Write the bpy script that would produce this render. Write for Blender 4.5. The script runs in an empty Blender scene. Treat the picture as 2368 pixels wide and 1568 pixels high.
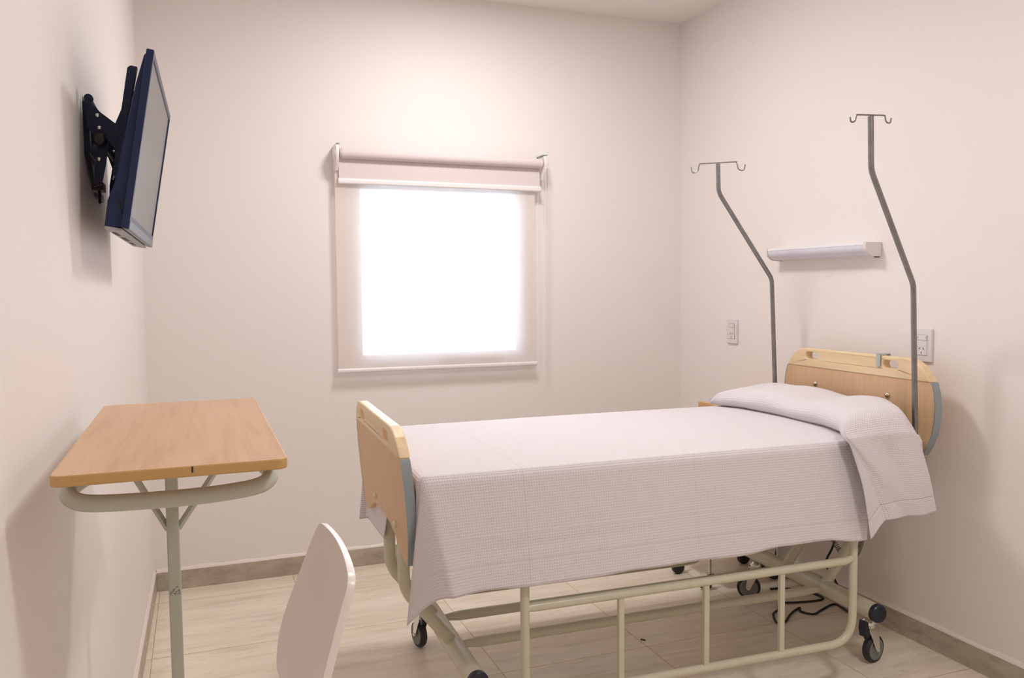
import bpy, bmesh, math, random
from mathutils import Vector, Matrix
random.seed(4)
SC = bpy.context.scene
COL = SC.collection
PI = math.pi

# ------------------------------------------------------------------ helpers
def link(name, bm, mat, parent=None, smooth=True, bevel=0, subsurf=0, solid=0, angle=40):
    me = bpy.data.meshes.new(name)
    bmesh.ops.recalc_face_normals(bm, faces=bm.faces[:])
    bm.to_mesh(me); bm.free()
    o = bpy.data.objects.new(name, me); COL.objects.link(o)
    if mat is not None:
        for m in (mat if isinstance(mat, (list, tuple)) else [mat]):
            me.materials.append(m)
    if smooth:
        for p in me.polygons: p.use_smooth = True
        try:
            me.set_sharp_from_angle(angle=math.radians(angle))
        except Exception:
            pass
    if solid:
        md = o.modifiers.new('solid', 'SOLIDIFY'); md.thickness = solid; md.offset = 0
    if bevel:
        md = o.modifiers.new('bevel', 'BEVEL'); md.width = bevel; md.segments = 3
        md.limit_method = 'ANGLE'; md.angle_limit = math.radians(40)
    if subsurf:
        md = o.modifiers.new('sub', 'SUBSURF'); md.levels = subsurf; md.render_levels = subsurf
    if parent is not None:
        o.parent = parent
    return o

def thing(name, label, cat, loc=(0, 0, 0), rotz=0, group=None):
    o = bpy.data.objects.new(name, None); COL.objects.link(o)
    o.empty_display_size = 0.05
    o.location = loc; o.rotation_euler = (0, 0, rotz)
    o['label'] = label; o['category'] = cat
    if group: o['group'] = group
    return o

def tag(o, label, cat, group=None):
    o['label'] = label; o['category'] = cat
    if group: o['group'] = group
    return o

def struct(o, label=None):
    o['kind'] = 'structure'
    if label: o['label'] = label
    return o

def box(bm, x0, x1, y0, y1, z0, z1, M=None):
    vs = [Vector((x, y, z)) for x in (x0, x1) for y in (y0, y1) for z in (z0, z1)]
    if M is not None: vs = [M @ v for v in vs]
    v = [bm.verts.new(p) for p in vs]
    for f in ((0, 1, 3, 2), (4, 6, 7, 5), (0, 4, 5, 1), (2, 3, 7, 6), (0, 2, 6, 4), (1, 5, 7, 3)):
        bm.faces.new([v[i] for i in f])

def BM(): return bmesh.new()

def boxo(name, x0, x1, y0, y1, z0, z1, mat, parent=None, bevel=0, M=None):
    bm = BM(); box(bm, x0, x1, y0, y1, z0, z1, M)
    return link(name, bm, mat, parent, smooth=bool(bevel), bevel=bevel)

def prism(bm, pts, fn, t0, t1):
    """polygon pts (2D) extruded between t0 and t1; fn(a,b,t)->Vector"""
    A = [bm.verts.new(fn(a, b, t0)) for a, b in pts]
    B = [bm.verts.new(fn(a, b, t1)) for a, b in pts]
    n = len(pts)
    bm.faces.new(A[::-1]); bm.faces.new(B)
    for i in range(n):
        bm.faces.new((A[i], A[(i + 1) % n], B[(i + 1) % n], B[i]))

def prism_hole(bm, outer, holes, fn, t0, t1):
    """extruded polygon with holes (triangulated fill)"""
    loops = [outer] + holes
    for t, flip in ((t0, True), (t1, False)):
        edges = []
        for lp in loops:
            vs = [bm.verts.new(fn(a, b, t)) for a, b in lp]
            edges += [bm.edges.new((vs[i], vs[(i + 1) % len(vs)])) for i in range(len(vs))]
            lp_store.setdefault(id(lp), []).append(vs)
        bmesh.ops.triangle_fill(bm, use_beauty=True, use_dissolve=False, edges=edges)
    for lp in loops:
        A, B = lp_store.pop(id(lp))
        n = len(A)
        for i in range(n):
            bm.faces.new((A[i], A[(i + 1) % n], B[(i + 1) % n], B[i]))
lp_store = {}

def round_path(pts, rad, seg=6, closed=False):
    """fillet the corners of a 3D polyline"""
    pts = [Vector(p) for p in pts]
    n = len(pts); out = []
    for i, p in enumerate(pts):
        if not closed and i in (0, n - 1):
            out.append(p); continue
        a = pts[i - 1]; b = pts[(i + 1) % n]
        d1 = (a - p); d2 = (b - p)
        r = rad[i] if isinstance(rad, (list, tuple)) else rad
        ang = d1.angle(d2)
        if r <= 0 or ang > PI - 0.01:
            out.append(p); continue
        t = min(r / math.tan(ang / 2), d1.length * .49, d2.length * .49)
        p1 = p + d1.normalized() * t; p2 = p + d2.normalized() * t
        for k in range(seg + 1):
            s = k / seg
            out.append((1 - s) ** 2 * p1 + 2 * s * (1 - s) * p + s * s * p2)
    return out

def tube(bm, path, r, seg=14, closed=False, caps=True, flat=None):
    """sweep a circle along path; r scalar or list; flat=(sx,sy) ellipse"""
    path = [Vector(p) for p in path]
    n = len(path)
    tans = []
    for i in range(n):
        if closed: t = path[(i + 1) % n] - path[i - 1]
        elif i == 0: t = path[1] - path[0]
        elif i == n - 1: t = path[-1] - path[-2]
        else: t = (path[i + 1] - path[i]).normalized() + (path[i] - path[i - 1]).normalized()
        tans.append(t.normalized())
    up = Vector((0, 0, 1)) if abs(tans[0].z) < .9 else Vector((1, 0, 0))
    u = (up - tans[0] * up.dot(tans[0])).normalized()
    rings = []
    for i in range(n):
        t = tans[i]
        u = (u - t * u.dot(t)).normalized()
        w = t.cross(u)
        rr = r[i] if isinstance(r, (list, tuple)) else r
        fx, fy = flat if flat else (1, 1)
        rings.append([bm.verts.new(path[i] + (u * math.cos(2 * PI * k / seg) * fx + w * math.sin(2 * PI * k / seg) * fy) * rr) for k in range(seg)])
    m = n if closed else n - 1
    for i in range(m):
        A = rings[i]; B = rings[(i + 1) % n]
        for k in range(seg):
            bm.faces.new((A[k], A[(k + 1) % seg], B[(k + 1) % seg], B[k]))
    if caps and not closed:
        bm.faces.new(rings[0][::-1]); bm.faces.new(rings[-1])

def tubeo(name, path, r, mat, parent=None, seg=14, **k):
    bm = BM(); tube(bm, path, r, seg, **k)
    return link(name, bm, mat, parent)

def lathe(bm, prof, M, seg=24):
    """prof list of (radius, axial) revolved about local z, placed with matrix M"""
    rings = []
    for r, h in prof:
        if r < 1e-6: rings.append([bm.verts.new(M @ Vector((0, 0, h)))])
        else: rings.append([bm.verts.new(M @ Vector((r * math.cos(2 * PI * k / seg), r * math.sin(2 * PI * k / seg), h))) for k in range(seg)])
    for A, B in zip(rings[:-1], rings[1:]):
        for k in range(seg):
            k2 = (k + 1) % seg
            if len(A) == 1 and len(B) == 1: continue
            if len(A) == 1: bm.faces.new((A[0], B[k], B[k2]))
            elif len(B) == 1: bm.faces.new((A[k], A[k2], B[0]))
            else: bm.faces.new((A[k], A[k2], B[k2], B[k]))

def axis_m(loc, axis):
    z = Vector(axis).normalized()
    return Matrix.Translation(loc) @ z.to_track_quat('Z', 'Y').to_matrix().to_4x4()

def rrect(x0, x1, y0, y1, r, seg=6):
    pts = []
    for cx, cy, a0 in ((x1 - r, y1 - r, 0), (x0 + r, y1 - r, 90), (x0 + r, y0 + r, 180), (x1 - r, y0 + r, 270)):
        for k in range(seg + 1):
            a = math.radians(a0 + 90 * k / seg)
            pts.append((cx + r * math.cos(a), cy + r * math.sin(a)))
    return pts

def lerp(a, b, t): return a + (b - a) * t
def sstep(t): t = max(0, min(1, t)); return t * t * (3 - 2 * t)
def interp(tab, x):
    if x <= tab[0][0]: return tab[0][1]
    for (x0, y0), (x1, y1) in zip(tab[:-1], tab[1:]):
        if x <= x1: return lerp(y0, y1, (x - x0) / (x1 - x0))
    return tab[-1][1]
def catmull(pts, n):
    P = [Vector(p) for p in pts]; P = [P[0] * 2 - P[1]] + P + [P[-1] * 2 - P[-2]]
    out = []
    segs = len(P) - 3
    for i in range(n):
        t = i / (n - 1) * segs; k = min(int(t), segs - 1); t -= k
        a, b, c, d = P[k:k + 4]
        out.append(.5 * ((2 * b) + (c - a) * t + (2 * a - 5 * b + 4 * c - d) * t * t + (3 * b - a - 3 * c + d) * t ** 3))
    return out

# ------------------------------------------------------------------ materials
def newmat(name):
    m = bpy.data.materials.new(name); m.use_nodes = True
    nt = m.node_tree
    return m, nt, nt.nodes['Principled BSDF']
def N(nt, t, **kw):
    n = nt.nodes.new(t)
    for k, v in kw.items():
        if k.startswith('i_'): n.inputs[k[2:].replace('_', ' ')].default_value = v
        else: setattr(n, k, v)
    return n
def setp(b, color=None, rough=.5, metal=0, spec=.5, **kw):
    if color is not None: b.inputs['Base Color'].default_value = (*color, 1)
    b.inputs['Roughness'].default_value = rough
    b.inputs['Metallic'].default_value = metal
    b.inputs['Specular IOR Level'].default_value = spec
    for k, v in kw.items(): b.inputs[k].default_value = v
def ramp(nt, stops):
    r = nt.nodes.new('ShaderNodeValToRGB')
    e = r.color_ramp.elements
    while len(e) < len(stops): e.new(.5)
    for el, (p, c) in zip(e, stops):
        el.position = p; el.color = (*c, 1)
    return r
def mapping(nt, scale, coord='Object', loc=(0, 0, 0), rot=(0, 0, 0)):
    tc = N(nt, 'ShaderNodeTexCoord'); mp = N(nt, 'ShaderNodeMapping')
    mp.inputs['Scale'].default_value = scale; mp.inputs['Location'].default_value = loc
    mp.inputs['Rotation'].default_value = rot
    nt.links.new(tc.outputs[coord], mp.inputs['Vector'])
    return mp
def noise(nt, vec, scale, detail=4, rough=.5, dist=0):
    n = N(nt, 'ShaderNodeTexNoise')
    n.inputs['Scale'].default_value = scale; n.inputs['Detail'].default_value = detail
    n.inputs['Roughness'].default_value = rough; n.inputs['Distortion'].default_value = dist
    if vec is not None: nt.links.new(vec, n.inputs['Vector'])
    return n
def bump(nt, b, h, strength, dist=.001):
    bp = N(nt, 'ShaderNodeBump'); bp.inputs['Strength'].default_value = strength
    bp.inputs['Distance'].default_value = dist
    nt.links.new(h, bp.inputs['Height']); nt.links.new(bp.outputs['Normal'], b.inputs['Normal'])
def mth(nt, op, a, b=None, c=None):
    n = N(nt, 'ShaderNodeMath', operation=op)
    for i, v in enumerate((a, b, c)):
        if v is None: continue
        if isinstance(v, (int, float)): n.inputs[i].default_value = v
        else: nt.links.new(v, n.inputs[i])
    return n.outputs[0]

def plain(name, color, rough=.5, metal=0, spec=.5, bumpy=0, bscale=60, vary=0, **kw):
    m, nt, b = newmat(name); setp(b, color, rough, metal, spec, **kw)
    if vary or bumpy:
        mp = mapping(nt, (1, 1, 1))
        n = noise(nt, mp.outputs[0], bscale, 3)
        if vary:
            lo = tuple(c * (1 - vary) for c in color); hi = tuple(min(1, c * (1 + vary)) for c in color)
            r = ramp(nt, [(.3, lo), (.7, hi)]); nt.links.new(n.outputs['Fac'], r.inputs[0])
            nt.links.new(r.outputs[0], b.inputs['Base Color'])
        if bumpy: bump(nt, b, n.outputs['Fac'], bumpy)
    return m

M = {}
WALL = (.815, .775, .757)
M['wall'] = plain('wall_paint', WALL, .6, spec=.25, bumpy=.08, bscale=140, vary=.012)
M['ceil'] = plain('ceiling_paint', (.81, .775, .755), .8, spec=.1, bumpy=.05, bscale=120)
M['caulk'] = plain('caulk', (.80, .74, .70), .5, bumpy=.2, bscale=40)

def tile_mat(name, base, dark, light, grout, ox, oy, pitch, gw, rot=False):
    m, nt, b = newmat(name)
    tc = N(nt, 'ShaderNodeTexCoord'); sep = N(nt, 'ShaderNodeSeparateXYZ')
    nt.links.new(tc.outputs['Object'], sep.inputs[0])
    masks = []; ids = []
    for out, o in (('X', ox), ('Y', oy)):
        t = mth(nt, 'DIVIDE', mth(nt, 'SUBTRACT', sep.outputs[out], o), pitch)
        f = mth(nt, 'FRACT', t); ids.append(mth(nt, 'FLOOR', t))
        d = mth(nt, 'MINIMUM', f, mth(nt, 'SUBTRACT', 1.0, f))
        masks.append(mth(nt, 'LESS_THAN', d, gw / pitch))
    mask = mth(nt, 'MAXIMUM', masks[0], masks[1])
    cid = N(nt, 'ShaderNodeCombineXYZ'); nt.links.new(ids[0], cid.inputs[0]); nt.links.new(ids[1], cid.inputs[1])
    wn = N(nt, 'ShaderNodeTexWhiteNoise'); nt.links.new(cid.outputs[0], wn.inputs['Vector'])
    off = N(nt, 'ShaderNodeVectorMath', operation='MULTIPLY_ADD')
    nt.links.new(wn.outputs['Color'], off.inputs[0]); off.inputs[1].default_value = (7, 7, 7)
    nt.links.new(tc.outputs['Object'], off.inputs[2])
    def streak(sx, sy, sc, det, dist):
        mp = N(nt, 'ShaderNodeMapping'); mp.inputs['Scale'].default_value = (sx, sy, 1)
        mp.inputs['Rotation'].default_value = (0, 0, .05)
        nt.links.new(off.outputs[0], mp.inputs[0])
        return noise(nt, mp.outputs[0], sc, det, .6, dist)
    n1 = streak(.9, 7, 2.2, 6, .6)
    r1 = ramp(nt, [(.3, dark), (.5, base), (.72, light)]); nt.links.new(n1.outputs['Fac'], r1.inputs[0])
    n2 = streak(.5, 3.5, 3.5, 8, 1.6)          # thin darker veins
    v = mth(nt, 'ABSOLUTE', mth(nt, 'SUBTRACT', n2.outputs['Fac'], .5))
    rv = ramp(nt, [(0, (1, 1, 1)), (.018, (0, 0, 0))]); nt.links.new(v, rv.inputs[0])
    n3 = streak(1, 1, 3, 2, 0)
    vm = mth(nt, 'MULTIPLY', rv.outputs[0], mth(nt, 'MULTIPLY', n3.outputs['Fac'], .55))
    mx = N(nt, 'ShaderNodeMix', data_type='RGBA'); nt.links.new(vm, mx.inputs['Factor'])
    nt.links.new(r1.outputs[0], mx.inputs['A']); mx.inputs['B'].default_value = (*[c * .55 for c in dark], 1)
    ng = noise(nt, tc.outputs['Object'], 14, 3)
    rg = ramp(nt, [(.35, tuple(c * .8 for c in grout)), (.65, grout)]); nt.links.new(ng.outputs['Fac'], rg.inputs[0])
    mg = N(nt, 'ShaderNodeMix', data_type='RGBA'); nt.links.new(mask, mg.inputs['Factor'])
    nt.links.new(mx.outputs['Result'], mg.inputs['A']); nt.links.new(rg.outputs[0], mg.inputs['B'])
    nt.links.new(mg.outputs['Result'], b.inputs['Base Color'])
    rr = mth(nt, 'MULTIPLY_ADD', mask, .35, .33); nt.links.new(rr, b.inputs['Roughness'])
    b.inputs['Specular IOR Level'].default_value = .4
    h = mth(nt, 'SUBTRACT', mth(nt, 'MULTIPLY', n1.outputs['Fac'], .15), mask)
    bump(nt, b, h, .35, .0012)
    return m
M['floor'] = tile_mat('floor_tile', (.80, .72, .605), (.68, .60, .48), (.87, .795, .68), (.60, .46, .28), .02, -.155, .5435, .0016)

def base_mat():
    m, nt, b = newmat('baseboard_tile'); setp(b, None, .4)
    mp = mapping(nt, (2.5, 2.5, 6))
    n = noise(nt, mp.outputs[0], 4, 8, .65, .4)
    r = ramp(nt, [(.3, (.33, .285, .22)), (.5, (.44, .385, .31)), (.72, (.54, .485, .405))])
    nt.links.new(n.outputs['Fac'], r.inputs[0]); nt.links.new(r.outputs[0], b.inputs['Base Color'])
    return m
M['base'] = base_mat()
M['grout'] = plain('grout', (.55, .43, .27), .8)

def wood_mat(name, c0, c1, c2, scale, rough=.45, rings=9, stretch=14, axis='Y', ringmix=.35):
    m, nt, b = newmat(name); setp(b, None, rough, 0, .4)
    s = {'X': (1, stretch, stretch), 'Y': (stretch, 1, stretch), 'Z': (stretch, stretch, 1)}[axis]
    mp = mapping(nt, s)
    n = noise(nt, mp.outputs[0], scale, 8, .65, .3)
    s2 = {'X': (.5, 5, 5), 'Y': (5, .5, 5), 'Z': (5, 5, .5)}[axis]
    mp2 = mapping(nt, s2)
    n2 = noise(nt, mp2.outputs[0], 1.0, 2, .5, .3)
    w = mth(nt, 'FRACT', mth(nt, 'MULTIPLY', n2.outputs['Fac'], rings))
    tri = mth(nt, 'ABSOLUTE', mth(nt, 'MULTIPLY_ADD', w, 2, -1))
    f = mth(nt, 'ADD', mth(nt, 'MULTIPLY', n.outputs['Fac'], 1 - ringmix), mth(nt, 'MULTIPLY', tri, ringmix))
    r = ramp(nt, [(.25, c0), (.5, c1), (.8, c2)])
    nt.links.new(f, r.inputs[0]); nt.links.new(r.outputs[0], b.inputs['Base Color'])
    bump(nt, b, n.outputs['Fac'], .06, .0006)
    return m
M['table_wood'] = wood_mat('table_beech', (.60, .37, .215), (.68, .45, .28), (.73, .50, .325), 5.0, .42, 12, 18, 'Y', .22)
M['table_edge_shaded'] = wood_mat('table_edge_beech_shaded', (.47, .285, .095), (.54, .335, .13), (.59, .38, .165), 4, .5, 3, 8, 'X', .1)  # edge beech darkened in the colour itself, standing in for shade on it
M['board'] = wood_mat('board_beech', (.55, .35, .195), (.62, .41, .24), (.67, .455, .275), 4.5, .45, 4, 22, 'Z', .12)
M['maple'] = wood_mat('rail_maple', (.68, .50, .29), (.77, .60, .375), (.81, .65, .44), 2.5, .38, 7, 8, 'Y', .3)
M['night'] = wood_mat('nightstand_beech', (.48, .25, .10), (.55, .31, .14), (.60, .36, .17), 4, .45, 4, 16, 'Y', .15)
M['bed_paint'] = plain('bed_cream_paint', (.57, .545, .42), .32, spec=.5, vary=.03, bscale=25)
M['table_paint'] = plain('table_green_grey_paint', (.465, .475, .395), .3, spec=.5, vary=.02, bscale=30)
M['trim_grey'] = plain('edge_grey', (.27, .315, .345), .45)
M['brass'] = plain('bolt_metal', (.62, .54, .40), .25, 1.0)
M['steel'] = plain('pole_steel', (.27, .265, .27), .38, .9, vary=.12, bscale=35)
M['chrome'] = plain('caster_chrome', (.72, .72, .70), .22, 1.0)
M['rubber'] = plain('black_rubber', (.018, .018, .024), .5)
M['hub'] = plain('wheel_grey', (.19, .20, .205), .45)
M['cap'] = plain('cap_dark', (.012, .014, .028), .35)
M['tv_navy'] = plain('tv_case', (.008, .020, .072), .42, spec=.3, bumpy=.1, bscale=300)
M['tv_bezel'] = plain('tv_bezel', (.009, .021, .072), .35, spec=.35)
M['tv_lip'] = plain('tv_lip_silver', (.14, .16, .19), .4, .2)
M['tv_under'] = plain('tv_underside', (.36, .36, .37), .5)
M['slot'] = plain('slot_black', (.02, .02, .02), .6)
M['screen'] = plain('tv_screen', (.05, .05, .052), .26, spec=.75)
M['mount'] = plain('mount_navy', (.007, .013, .048), .45, spec=.3)
M['mount_black'] = plain('mount_black', (.008, .008, .010), .5)
M['white_pl'] = plain('white_plastic', (.80, .76, .75), .4)
M['chair'] = plain('chair_white', (.80, .755, .715), .33, spec=.5)
M['socket'] = plain('socket_white', (.72, .69, .71), .35)
M['socket_line'] = plain('socket_gap', (.22, .20, .19), .6)
M['lamp_white'] = plain('lamp_diffuser', (.66, .65, .74), .35)
M['lamp_top'] = plain('lamp_body', (.78, .80, .84), .35)
M['lamp_cap'] = plain('lamp_cap', (.70, .67, .65), .45)
M['fabric_roll'] = plain('blackout_fabric', (.68, .60, .60), .8, spec=.15, bumpy=.1, bscale=500)
M['bar_white'] = plain('blind_bar', (.80, .77, .78), .3)
M['frame_white'] = plain('window_frame_white', (.87, .90, .96), .3)
M['handle_beige'] = plain('handle_beige', (.66, .60, .56), .45)
M['cord_black'] = plain('cord_black', (.01, .01, .011), .45)
M['coil'] = plain('coil_grey', (.22, .22, .18), .5)
M['hook_grey'] = plain('hook_grey', (.40, .45, .46), .4)
M['mattress'] = plain('mattress_cover', (.70, .66, .66), .8)
M['splinter'] = plain('splinter', (.10, .05, .03), .8)
M['residue'] = plain('label_residue', (.66, .55, .47), .7)
M['smudge'] = plain('smudge', (.22, .21, .17), .7)

def glass_mat():
    m = bpy.data.materials.new('window_glass'); m.use_nodes = True; nt = m.node_tree
    nt.nodes.clear()
    o = N(nt, 'ShaderNodeOutputMaterial'); t = N(nt, 'ShaderNodeBsdfTransparent'); g = N(nt, 'ShaderNodeBsdfGlossy')
    g.inputs['Roughness'].default_value = .02
    fr = N(nt, 'ShaderNodeFresnel'); fr.inputs['IOR'].default_value = 1.45
    mx = N(nt, 'ShaderNodeMixShader')
    t.inputs['Color'].default_value = (.95, .97, 1, 1)
    nt.links.new(fr.outputs[0], mx.inputs[0]); nt.links.new(t.outputs[0], mx.inputs[1]); nt.links.new(g.outputs[0], mx.inputs[2])
    nt.links.new(mx.outputs[0], o.inputs[0])
    return m
M['glass'] = glass_mat()

def sheer_mat():
    m = bpy.data.materials.new('sheer_screen'); m.use_nodes = True; nt = m.node_tree
    nt.nodes.clear()
    o = N(nt, 'ShaderNodeOutputMaterial'); t = N(nt, 'ShaderNodeBsdfTransparent')
    d = N(nt, 'ShaderNodeBsdfDiffuse'); tr = N(nt, 'ShaderNodeBsdfTranslucent')
    d.inputs['Color'].default_value = (.92, .83, .77, 1); tr.inputs['Color'].default_value = (.82, .82, .84, 1)
    a = N(nt, 'ShaderNodeMixShader'); a.inputs[0].default_value = .24
    nt.links.new(d.outputs[0], a.inputs[1]); nt.links.new(tr.outputs[0], a.inputs[2])
    b = N(nt, 'ShaderNodeMixShader'); b.inputs[0].default_value = .50
    nt.links.new(t.outputs[0], b.inputs[1]); nt.links.new(a.outputs[0], b.inputs[2])
    nt.links.new(b.outputs[0], o.inputs[0])
    return m
M['sheer'] = sheer_mat()

def waffle_mat(name, color, cell, strength, hems=()):
    """woven honeycomb blanket, UV in metres of cloth; hems = list of (axis, value) stitched lines"""
    m, nt, b = newmat(name); setp(b, None, .85, 0, .15)
    b.inputs['Sheen Weight'].default_value = .15
    tc = N(nt, 'ShaderNodeTexCoord'); sep = N(nt, 'ShaderNodeSeparateXYZ')
    nt.links.new(tc.outputs['UV'], sep.inputs[0])
    k = 2 * PI / cell
    sx = mth(nt, 'COSINE', mth(nt, 'MULTIPLY', sep.outputs['X'], k))
    sy = mth(nt, 'COSINE', mth(nt, 'MULTIPLY', sep.outputs['Y'], k))
    h = mth(nt, 'MAXIMUM', sx, sy)
    r = ramp(nt, [(0, tuple(c * .90 for c in color)), (.6, color), (1, tuple(min(1, c * 1.02) for c in color))])
    nt.links.new(mth(nt, 'MULTIPLY_ADD', h, .5, .5), r.inputs[0])
    nt.links.new(r.outputs[0], b.inputs['Base Color'])
    tot = mth(nt, 'MULTIPLY', h, .0007)
    for ax, val, amp in hems:
        d = mth(nt, 'SUBTRACT', sep.outputs[ax], val)
        g = mth(nt, 'EXPONENT', mth(nt, 'MULTIPLY', mth(nt, 'MULTIPLY', d, d), -1 / (.0022 ** 2)))
        tot = mth(nt, 'ADD', tot, mth(nt, 'MULTIPLY', g, amp))
    bump(nt, b, tot, strength, 1.0)
    return m
CL = (.725, .685, .715)
M['spread'] = waffle_mat('waffle_cloth', CL, .0072, .8,
                         [('Y', -.40 - .235, -.0018), ('Y', -.40 - .165, .0012), ('X', -.57, .0014), ('X', .45, .0012), ('X', -.05, .0010), ('Y', -.2, .0010), ('Y', .12, .0010)])
M['flap'] = waffle_mat('waffle_cloth_flap', CL, .0072, .8, [('Y', .255, -.0018)])

# ------------------------------------------------------------------ room
XR, H, YF, HB = 2.5622, 2.6, -5.0, .081
WX0, WX1, WZ0, WZ1 = .842, 1.705, .905, 1.775     # window opening
def LW(y): return .0125 * y                        # left wall is a touch out of square
# back wall with the window hole
bm = BM()
xs = [-.25, WX0, WX1, XR + .2]; zs = [-.05, WZ0, WZ1, H + .1]
for i in range(3):
    for j in range(3):
        if i == 1 and j == 1: continue
        box(bm, xs[i], xs[i + 1], 0, .16, zs[j], zs[j + 1])
bmesh.ops.remove_doubles(bm, verts=bm.verts[:], dist=1e-5)
struct(link('wall_back', bm, M['wall'], smooth=False))
bm = BM(); pr = [(LW(.0), 0), (LW(YF), YF), (LW(YF) - .15, YF), (LW(0) - .15, 0)]
prism(bm, pr, lambda a, b, t: Vector((a, b, t)), -.05, H + .1)
struct(link('wall_left', bm, M['wall'], smooth=False))
struct(boxo('wall_right', XR, XR + .15, YF, 0, -.05, H + .1, M['wall']))
struct(boxo('wall_front', -.25, XR + .15, YF - .15, YF, -.05, H + .1, M['wall']))
struct(boxo('floor', -.25, XR + .15, YF - .1, .1, -.1, 0, M['floor']))
struct(boxo('ceiling', -.25, XR + .15, YF - .1, .1, H, H + .1, M['ceil']))

def baseboard(name, p0, p1, nrm, joints):
    """tile skirting from p0 to p1 along a wall, standing off by its thickness along nrm"""
    p0 = Vector((*p0, 0)); p1 = Vector((*p1, 0)); n = Vector((*nrm, 0)); d = p1 - p0; L = d.length; d.normalize()
    f = lambda a, b, t: p0 + d * a + n * b + Vector((0, 0, t))
    cuts = [0] + joints + [L]
    bm = BM()
    for a, b in zip(cuts[:-1], cuts[1:]):
        prism(bm, [(a + .0012, 0), (b - .0012, 0), (b - .0012, .009), (a + .0012, .009)], f, 0.0015, HB)
    o = struct(link(name, bm, M['base'], smooth=False))
    bm = BM()
    prism(bm, [(0, 0), (L, 0), (L, .0082), (0, .0082)], f, 0, HB - .001)
    struct(link('grout_' + name, bm, M['grout'], o, smooth=False))
    bm = BM()
    npt = 60
    A = []
    for i in range(npt + 1):
        a = L * i / npt; w = .012 + .0025 * math.sin(i * 1.7) + .0015 * math.sin(i * .53)
        A.append([bm.verts.new(f(a, *q)) for q in ((0, HB - .001), (.0092, HB - .001), (.0085, HB + .004), (.002, HB + w), (0, HB + w))])
    for a, b in zip(A[:-1], A[1:]):
        for k in range(4): bm.faces.new((a[k], b[k], b[k + 1], a[k + 1]))
    struct(link('caulk_' + name, bm, M['caulk'], o))
baseboard('baseboard_back', (0.009, 0), (XR - .009, 0), (0, -1), [.03, .552, 1.095, 1.638, 2.18])
baseboard('baseboard_left', (LW(0), 0), (LW(YF), YF), (1, 0), [.155, .698, 1.24, 1.78, 2.33, 2.87, 3.41, 3.95, 4.5])
baseboard('baseboard_right', (XR, 0), (XR, YF), (-1, 0), [.155, .698, 1.24, 1.768, 2.33, 2.87, 3.41, 3.95, 4.5])

# window: outer frame, sash, glass, catch
wf = BM()
prism_hole(wf, [(WX0, WZ0), (WX1, WZ0), (WX1, WZ1), (WX0, WZ1)], [[(WX0 + .03, WZ0 + .03), (WX1 - .03, WZ0 + .03), (WX1 - .03, WZ1 - .03), (WX0 + .03, WZ1 - .03)]],
           lambda a, b, t: Vector((a, t, b)), .0, .07)
win = struct(link('window_1', wf, M['frame_white'], smooth=False, bevel=.002), 'white framed window glowing with daylight behind the sheer blind')
wf = BM()
prism_hole(wf, [(WX0 + .031, WZ0 + .031), (WX1 - .031, WZ0 + .031), (WX1 - .031, WZ1 - .031), (WX0 + .031, WZ1 - .031)],
           [[(.902, .966), (1.645, .966), (1.645, 1.712), (.902, 1.712)]], lambda a, b, t: Vector((a, t, b)), .008, .055)
struct(link('window_sash', wf, M['frame_white'], win, smooth=False, bevel=.003))
struct(boxo('window_glass', .902, 1.645, .028, .034, .966, 1.712, M['glass'], win))
hb = BM()
prism(hb, rrect(1.262, 1.31, .912, .958, .008), lambda a, b, t: Vector((a, t, b)), -.006, .007)
prism(hb, rrect(1.487, 1.53, .912, .958, .008), lambda a, b, t: Vector((a, t, b)), -.006, .007)
prism(hb, rrect(1.30, 1.565, .934, .952, .008), lambda a, b, t: Vector((a, t, b)), -.014, -.006)
struct(link('window_catch', hb, M['handle_beige'], win, bevel=.002))

# ------------------------------------------------------------------ roller blind (two layers)
BY = -.06
blind = thing('roller_blind', 'double roller blind with pale mauve roll and sheer screen lowered over the window', 'window blind', (1.27, 0, 1.86))
blind_inv = Matrix.Translation((-1.27, 0, -1.86))
def B(o):
    o.parent = blind; o.matrix_parent_inverse = blind_inv; return o
RZ = 1.858
bm = BM(); lathe(bm, [(0, 0), (.02, 0), (.02, .006), (.0225, .0065), (.0225, .95), (.02, .951), (0, .951)], axis_m((.805, BY, RZ), (1, 0, -.006)), 28)
B(link('fabric_roll', bm, M['fabric_roll']))
# blackout layer with its bottom bar
bm = BM(); prism(bm, [(BY + .013, RZ), (BY + .014, RZ), (BY + .0085, 1.75), (BY + .0075, 1.75)], lambda a, b, t: Vector((t, a, b - .006 * (t - .8) )), .80, 1.75)
B(link('blackout_panel', bm, M['fabric_roll'], smooth=False))
bm = BM(); prism(bm, rrect(BY - .000, BY + .016, 1.726, 1.752, .0075), lambda a, b, t: Vector((t, a, b - .006 * (t - .8))), .797, 1.753)
B(link('bottom_bar', bm, M['bar_white']))
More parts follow.
